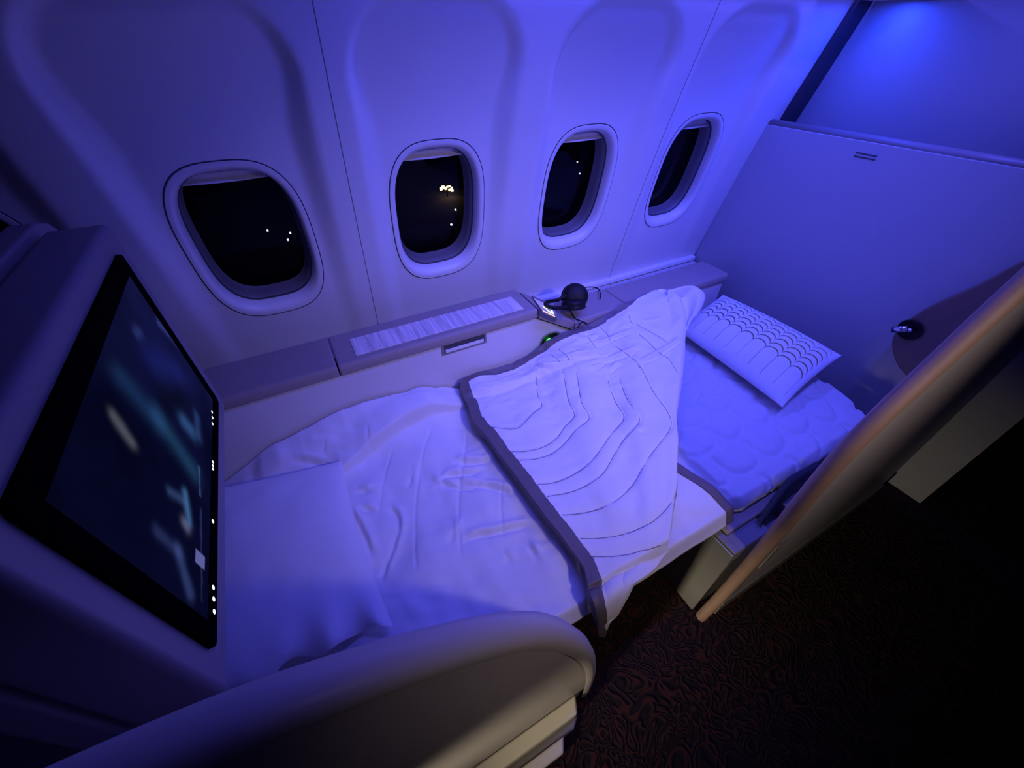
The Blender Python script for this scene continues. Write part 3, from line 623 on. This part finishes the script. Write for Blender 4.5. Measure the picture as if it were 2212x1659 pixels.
inkc = (1-goldmix)*np.array([0.10, 0.085, 0.08])+goldmix*np.array([0.30, 0.17, 0.035])
base = np.full(A.shape+(3,), 0.83)
colp = base*(1-ink[..., None])+inkc*ink[..., None]; colp = colp*(1-0.75*fine[..., None]*(1-ink[..., None]))+np.array([0.18, 0.15, 0.14])*0.75*fine[..., None]*(1-ink[..., None])
colp = np.dstack([colp, np.ones(A.shape)])
at_ = a_obj.data.color_attributes.new('print', 'FLOAT_COLOR', 'POINT'); at_.data.foreach_set('color', colp.reshape(-1))
a_obj.data.materials.clear(); a_obj.data.materials.append(attr_mat('printed_pillow_case', 'print', 0.7, 0, 0.2))

# ---- monitor
mon = thing('monitor', 'large wall monitor showing a dark blue film at the foot of the bed', 'monitor', (-0.31, 0.62, 0.82))
bx = box('shroud', (-0.36, 0.297, 0.822), (-0.272, 0.945, 1.253), M_MON, mon, 0.012, 3)
A_, B_, C_, D_ = [ax(*p, -0.2655) for p in ((252, 545), (470, 850), (475, 1412), (30, 1100))]
y0, y1 = (C_[1]+D_[1])/2, (A_[1]+B_[1])/2; z0, z1 = (B_[2]+C_[2])/2, (A_[2]+D_[2])/2
hw, hh = (y1-y0)/2, (z1-z0)/2; cy_, cz_ = (y0+y1)/2, (z0+z1)/2
def rrect(hw, hh, r, k=6):
    out = []
    for sx, sy, a0 in ((1, 1, 0), (-1, 1, 90), (-1, -1, 180), (1, -1, 270)):
        for j in range(k+1):
            a = math.radians(a0+90*j/k); out.append((sx*(hw-r)+r*math.cos(a), sy*(hh-r)+r*math.sin(a)))
    return out
gls = prism('screen_glass', [(-0.2722, cy_+a, cz_+b_) for a, b_ in rrect(hw, hh, 0.012)], (0.0062, 0, 0), M_GLOSS, mon)
by = 0.030; ys, zs_ = np.linspace(y0+by, y1-by, 180), np.linspace(z0+0.028, z1-0.030, 110)
Yg, Zg = np.meshgrid(ys, zs_)
pic = grid('picture', np.dstack([np.full(Yg.shape, -0.2656), Yg, Zg]), None, gls, False)
cp = np.zeros(Yg.shape+(4,)); cp[..., 3] = 1
yy_, zz_ = (Yg-y0)/(y1-y0), (Zg-z0)/(z1-z0)
cp[..., :3] = np.array([0.004, 0.005, 0.035])*(0.6+1.2*zz_*0+1.4*sst(0.3, 1.0, yy_))[..., None]*(0.6+0.8*fbm(Yg*9, Zg*9)[..., None]+0.3)
def streak(p, q, w, c, soft=1.0):
    a = ax(*p, -0.2656)[1:]; b_ = ax(*q, -0.2656)[1:]; V2 = np.c_[Yg.ravel(), Zg.ravel()]
    d = polydist(V2, [np.array([a, b_])]).reshape(Yg.shape)+0.004*fbm(Yg*40, Zg*40, 2)
    cp[..., :3] += (np.exp(-(np.maximum(d, 0)/w)**2))[..., None]*np.array(c)
for p, q, w, c in (((245, 900), (285, 955), .009, (.10, .11, .13)), ((262, 815), (340, 910), .022, (.008, .028, .085)), ((340, 900), (420, 1020), .020, (.012, .05, .11)), ((345, 700), (385, 745), .010, (.03, .04, .20)),
                   ((295, 720), (300, 715), .010, (.02, .03, .12)), ((398, 910), (412, 930), .016, (.03, .09, .24)), ((425, 900), (428, 940), .012, (.02, .05, .16)), ((400, 1065), (410, 1130), .008, (.06, .16, .36)),
                   ((365, 1060), (395, 1080), .008, (.03, .06, .16)), ((340, 1150), (385, 1190), .009, (.02, .03, .10)), ((385, 1190), (410, 1280), .010, (.03, .05, .16)), ((400, 1130), (405, 1140), .009, (.12, .12, .22)),
                   ((330, 780), (380, 800), .03, (.006, .008, .09)), ((360, 860), (400, 860), .03, (-.002, -.002, -.03)), ((430, 1010), (432, 1070), .0025, (.05, .09, .22)), ((434, 1100), (436, 1300), .002, (.02, .03, .10))):
    streak(p, q, w, c)
th_ = [ax(*p, -0.2656) for p in ((420, 1175), (443, 1205), (444, 1240), (420, 1222))]
ty0, ty1 = min(t[1] for t in th_), max(t[1] for t in th_); tz0, tz1 = min(t[2] for t in th_), max(t[2] for t in th_)
mk_ = (Yg > ty0+.006) & (Yg < ty1-.006) & (Zg > tz0+.004) & (Zg < tz1-.004); cp[mk_, :3] = (0.17, 0.18, 0.52)
cp[..., :3] = np.clip(cp[..., :3], 0, 1)
at_ = pic.data.color_attributes.new('film', 'FLOAT_COLOR', 'POINT'); at_.data.foreach_set('color', cp.reshape(-1))
pic.data.materials.append(attr_mat('film_picture', 'film', 0.6, 0.6, spec=0.0))
M_ICON = emis('icon_light', (0.75, 0.82, 1.0), 1.6)
for px, py in ((458, 890), (459, 902), (459, 915), (460, 998), (460, 1006), (460, 1013), (460, 1126), (461, 1269), (462, 1294), (463, 1321)):
    p = ax(px, py, -0.2656); n_ = 10; r_ = 0.0030 if py < 1030 and py > 950 else 0.0036
    prism('touch_icon', [(-0.2662, p[1]+r_*math.cos(a), p[2]+r_*math.sin(a)) for a in np.linspace(0, 2*np.pi, n_, endpoint=False)], (0.0008, 0, 0), M_ICON, gls)
# ---- shell behind the monitor and footwell
fs = thing('front_shell', 'dark shell of the suite in front, behind the monitor', 'shell', (-0.6, 0.6, 0.0))
prism('back_panel', [(-0.405, 0.297, 0.83), (-0.405, 0.297, 1.262), (-0.405, 0.96, 1.262), (-0.405, 1.00, 1.250), (-0.405, 1.03, 1.22), (-0.405, 1.045, 1.17), (-0.405, 1.045, 0.83)], (0.040, 0, 0), M_MON, fs, 0.006, 3)
box('footwell_roof', (-1.3, 0.297, 0.80), (-0.365, 1.045, 0.828), M_MON, fs, 0.004)
box('footwell_end', (-1.3, 0.31, 0.02), (-1.26, 1.045, 0.80), M_MON, fs)
box('footwell_side', (-1.3, 0.262, 0.0), (-0.30, 0.297, 0.828), M_MON, fs, 0.006)

# ---- aisle-side wing by the foot of the bed
wl = thing('aisle_wing', 'low grey curved aisle wing with rounded rim near the camera', 'partition', (-0.1, 0.17, 0.0))
curve = spline([(-1.20, 0, 1.12), (-0.9, 0, 1.12), (-0.6, 0, 1.12), (-0.40, 0, 1.115), (-0.25, 0, 1.095), (-0.16, 0, 1.070), (-0.10, 0, 1.040), (-0.02, 0, 0.990), (0.08, 0, 0.905), (0.16, 0, 0.800), (0.235, 0, 0.640), (0.295, 0, 0.46), (0.335, 0, 0.27), (0.352, 0, 0.10), (0.355, 0, 0.0)], 70)
prism('panel', [(x*1.0-0.012, 0.158, max(0.0, z-0.014)) for x, _, z in curve]+[(-1.20, 0.158, 0.0)], (0, 0.026, 0), M_SHELL, wl)
# rim: rounded cap that overhangs the panel
prof = [(0.150, -0.034), (0.146, -0.018), (0.150, -0.004), (0.162, 0.004), (0.178, 0.005), (0.192, -0.002), (0.197, -0.016), (0.194, -0.034)]
tg = np.gradient(curve, axis=0); tg /= np.linalg.norm(tg, axis=1)[:, None]; nr = np.c_[-tg[:, 2], 0*tg[:, 0], tg[:, 0]]
Pr = np.array([[c+n*d+np.array([0, y, 0]) for y, d in prof] for c, n in zip(curve, nr)])
fixn(grid('rim', Pr, M_SHELL, wl))
# sill rails at floor level
def rail(name, y0, y1, z, x1, cut, m):
    poly = [(-1.2, y0, 0.001), (x1-cut, y0, 0.001), (x1, y1, 0.001), (-1.2, y1, 0.001)]
    return prism(name, poly, (0, 0, z), m, wl, 0.006, 3)
rail('sill_rail', 0.118, 0.157, 0.062, 0.300, 0.02, M_CREAM); rail('sill_rail', 0.070, 0.100, 0.030, 0.225, 0.02, M_CREAM); rail('sill_groove', 0.098, 0.120, 0.014, 0.29, 0.03, M_FRAME)

# ---- seat base under the bed
sb = thing('seat_pedestal', 'metal-fronted seat base under the head of the bed', 'pedestal', (1.2, 0.5, 0.0))
prism('front_panel', [(0.800, 0.165, 0.004), (0.800, 0.80, 0.004), (0.800, 0.80, 0.342), (0.800, 0.266, 0.342), (0.800, 0.266, 0.395), (0.800, 0.165, 0.395)], (0.012, 0, 0), M_METAL, sb, 0.003)
box('body', (0.813, 0.170, 0.004), (1.62, 1.03, 0.340), M_FRAME, sb, 0.006)
box('top_rail', (0.803, 0.165, 0.397), (0.826, 0.266, 0.408), M_FRAME, sb, 0.003)
box('side_ledge', (0.828, 0.166, 0.342), (0.960, 0.262, 0.402), M_FRAME, sb, 0.005)
box('inner_ledge', (0.828, 0.215, 0.402), (1.10, 0.268, 0.420), M_LEATHER, sb, 0.006)
box('side_ledge', (1.075, 0.166, 0.342), (1.60, 0.262, 0.402), M_FRAME, sb, 0.005)
st = thing('seat_belt', 'dark folded seat belt strap tucked beside the bed', 'strap', (1.02, 0.21, 0.39))
for k in range(4):
    zz0 = 0.442+0.012*k; a = spline([(0.94+0.03*k, 0.200+0.008*k, zz0-0.02), (1.00+0.02*k, 0.212+0.006*k, zz0), (1.10, 0.218+0.005*k, zz0+0.012), (1.22, 0.215+0.005*k, zz0+0.004)], 24)
    Pn = np.array([a+np.array([0, -0.014, -0.018+0.004*k]), a+np.array([0, -0.005, 0.003]), a+np.array([0, 0.006, 0.0])])
    solid(grid('strap_fold', Pn, M_DKCLOTH, st), 0.003)

# ---- aisle wing at the head of the bed
wg = thing('head_wing', 'tall aisle wing with brown edge trim at the head of the bed', 'partition', (1.3, 0.135, 0.0))
fe = spline([(0.80, 0, 0.0), (0.828, 0, 0.10), (0.845, 0, 0.28), (0.848, 0, 0.48), (0.832, 0, 0.68), (0.832, 0, 0.84), (0.868, 0, 0.945), (0.945, 0, 1.05), (1.04, 0, 1.17), (1.12, 0, 1.235), (1.22, 0, 1.26)], 50)
prism('panel', [(x+0.012, 0.124, z) for x, _, z in fe]+[(1.828, 0.124, 1.26), (1.828, 0.124, 0.0)], (0, 0.024, 0), M_SHELL, wg)
prof = [(0.122, 0.045), (0.119, 0.015), (0.123, 0.003), (0.136, -0.002), (0.149, 0.003), (0.154, 0.015), (0.151, 0.045)]
tg = np.gradient(fe, axis=0); tg /= np.linalg.norm(tg, axis=1)[:, None]; nr = np.c_[tg[:, 2], 0*tg[:, 0], -tg[:, 0]]
Pr = np.array([[c+n*d+np.array([0, y, 0]) for y, d in prof] for c, n in zip(fe, nr)])
fixn(grid('edge_trim', Pr, M_BROWN, wg))
box('latch_plate', (0.905, 0.1185, 0.30), (0.925, 0.1245, 0.42), M_FRAME, wg, 0.002)
box('latch_plate', (0.855, 0.1185, 0.02), (0.885, 0.1245, 0.07), M_FRAME, wg, 0.002)
box('kick_strip', (0.86, 0.118, 0.002), (1.826, 0.1245, 0.09), M_FRAME, wg, 0.002)

# ---- brown shoulder pad with reading lamp
hd = thing('shoulder_pad', 'brown leather shoulder pad at the aisle corner of the partition', 'pad', (1.79, 0.27, 0.5))
poly = spline([(1.755, .165, .55), (1.755, .27, .578), (1.755, .335, .608), (1.755, .386, .668), (1.755, .396, .725), (1.755, .384, .775), (1.755, .36, .835), (1.755, .305, .928), (1.755, .255, 1.033), (1.755, .20, 1.11), (1.755, .165, 1.15)], 40)
prism('pad', poly, (0.073, 0, 0), M_PAD, hd, 0.02, 4, 0.9)
lm = thing('reading_lamp', 'small silver reading lamp set in the brown shoulder pad', 'lamp', (1.75, 0.36, 0.72))
cc = ax(1966, 712, 1.752); lathe('socket', [(0.034, 0.0), (0.036, 0.003), (0.032, 0.005), (0.028, 0.002), (0.001, 0.001)], cc, (-1, 0, 0), M_BLACK, lm)
tube('stem', [cc+np.array([-0.002, -0.008, 0.004]), cc+np.array([-0.024, 0.0, 0.004])], 0.008, M_CHROME, lm)
h0 = cc+np.array([-0.03, 0.016, 0.0]); tube('lamp_head', [h0+np.array([0, -0.016, 0.012]), h0+np.array([0, 0.018, -0.010])], 0.011, M_CHROME, lm, 14)
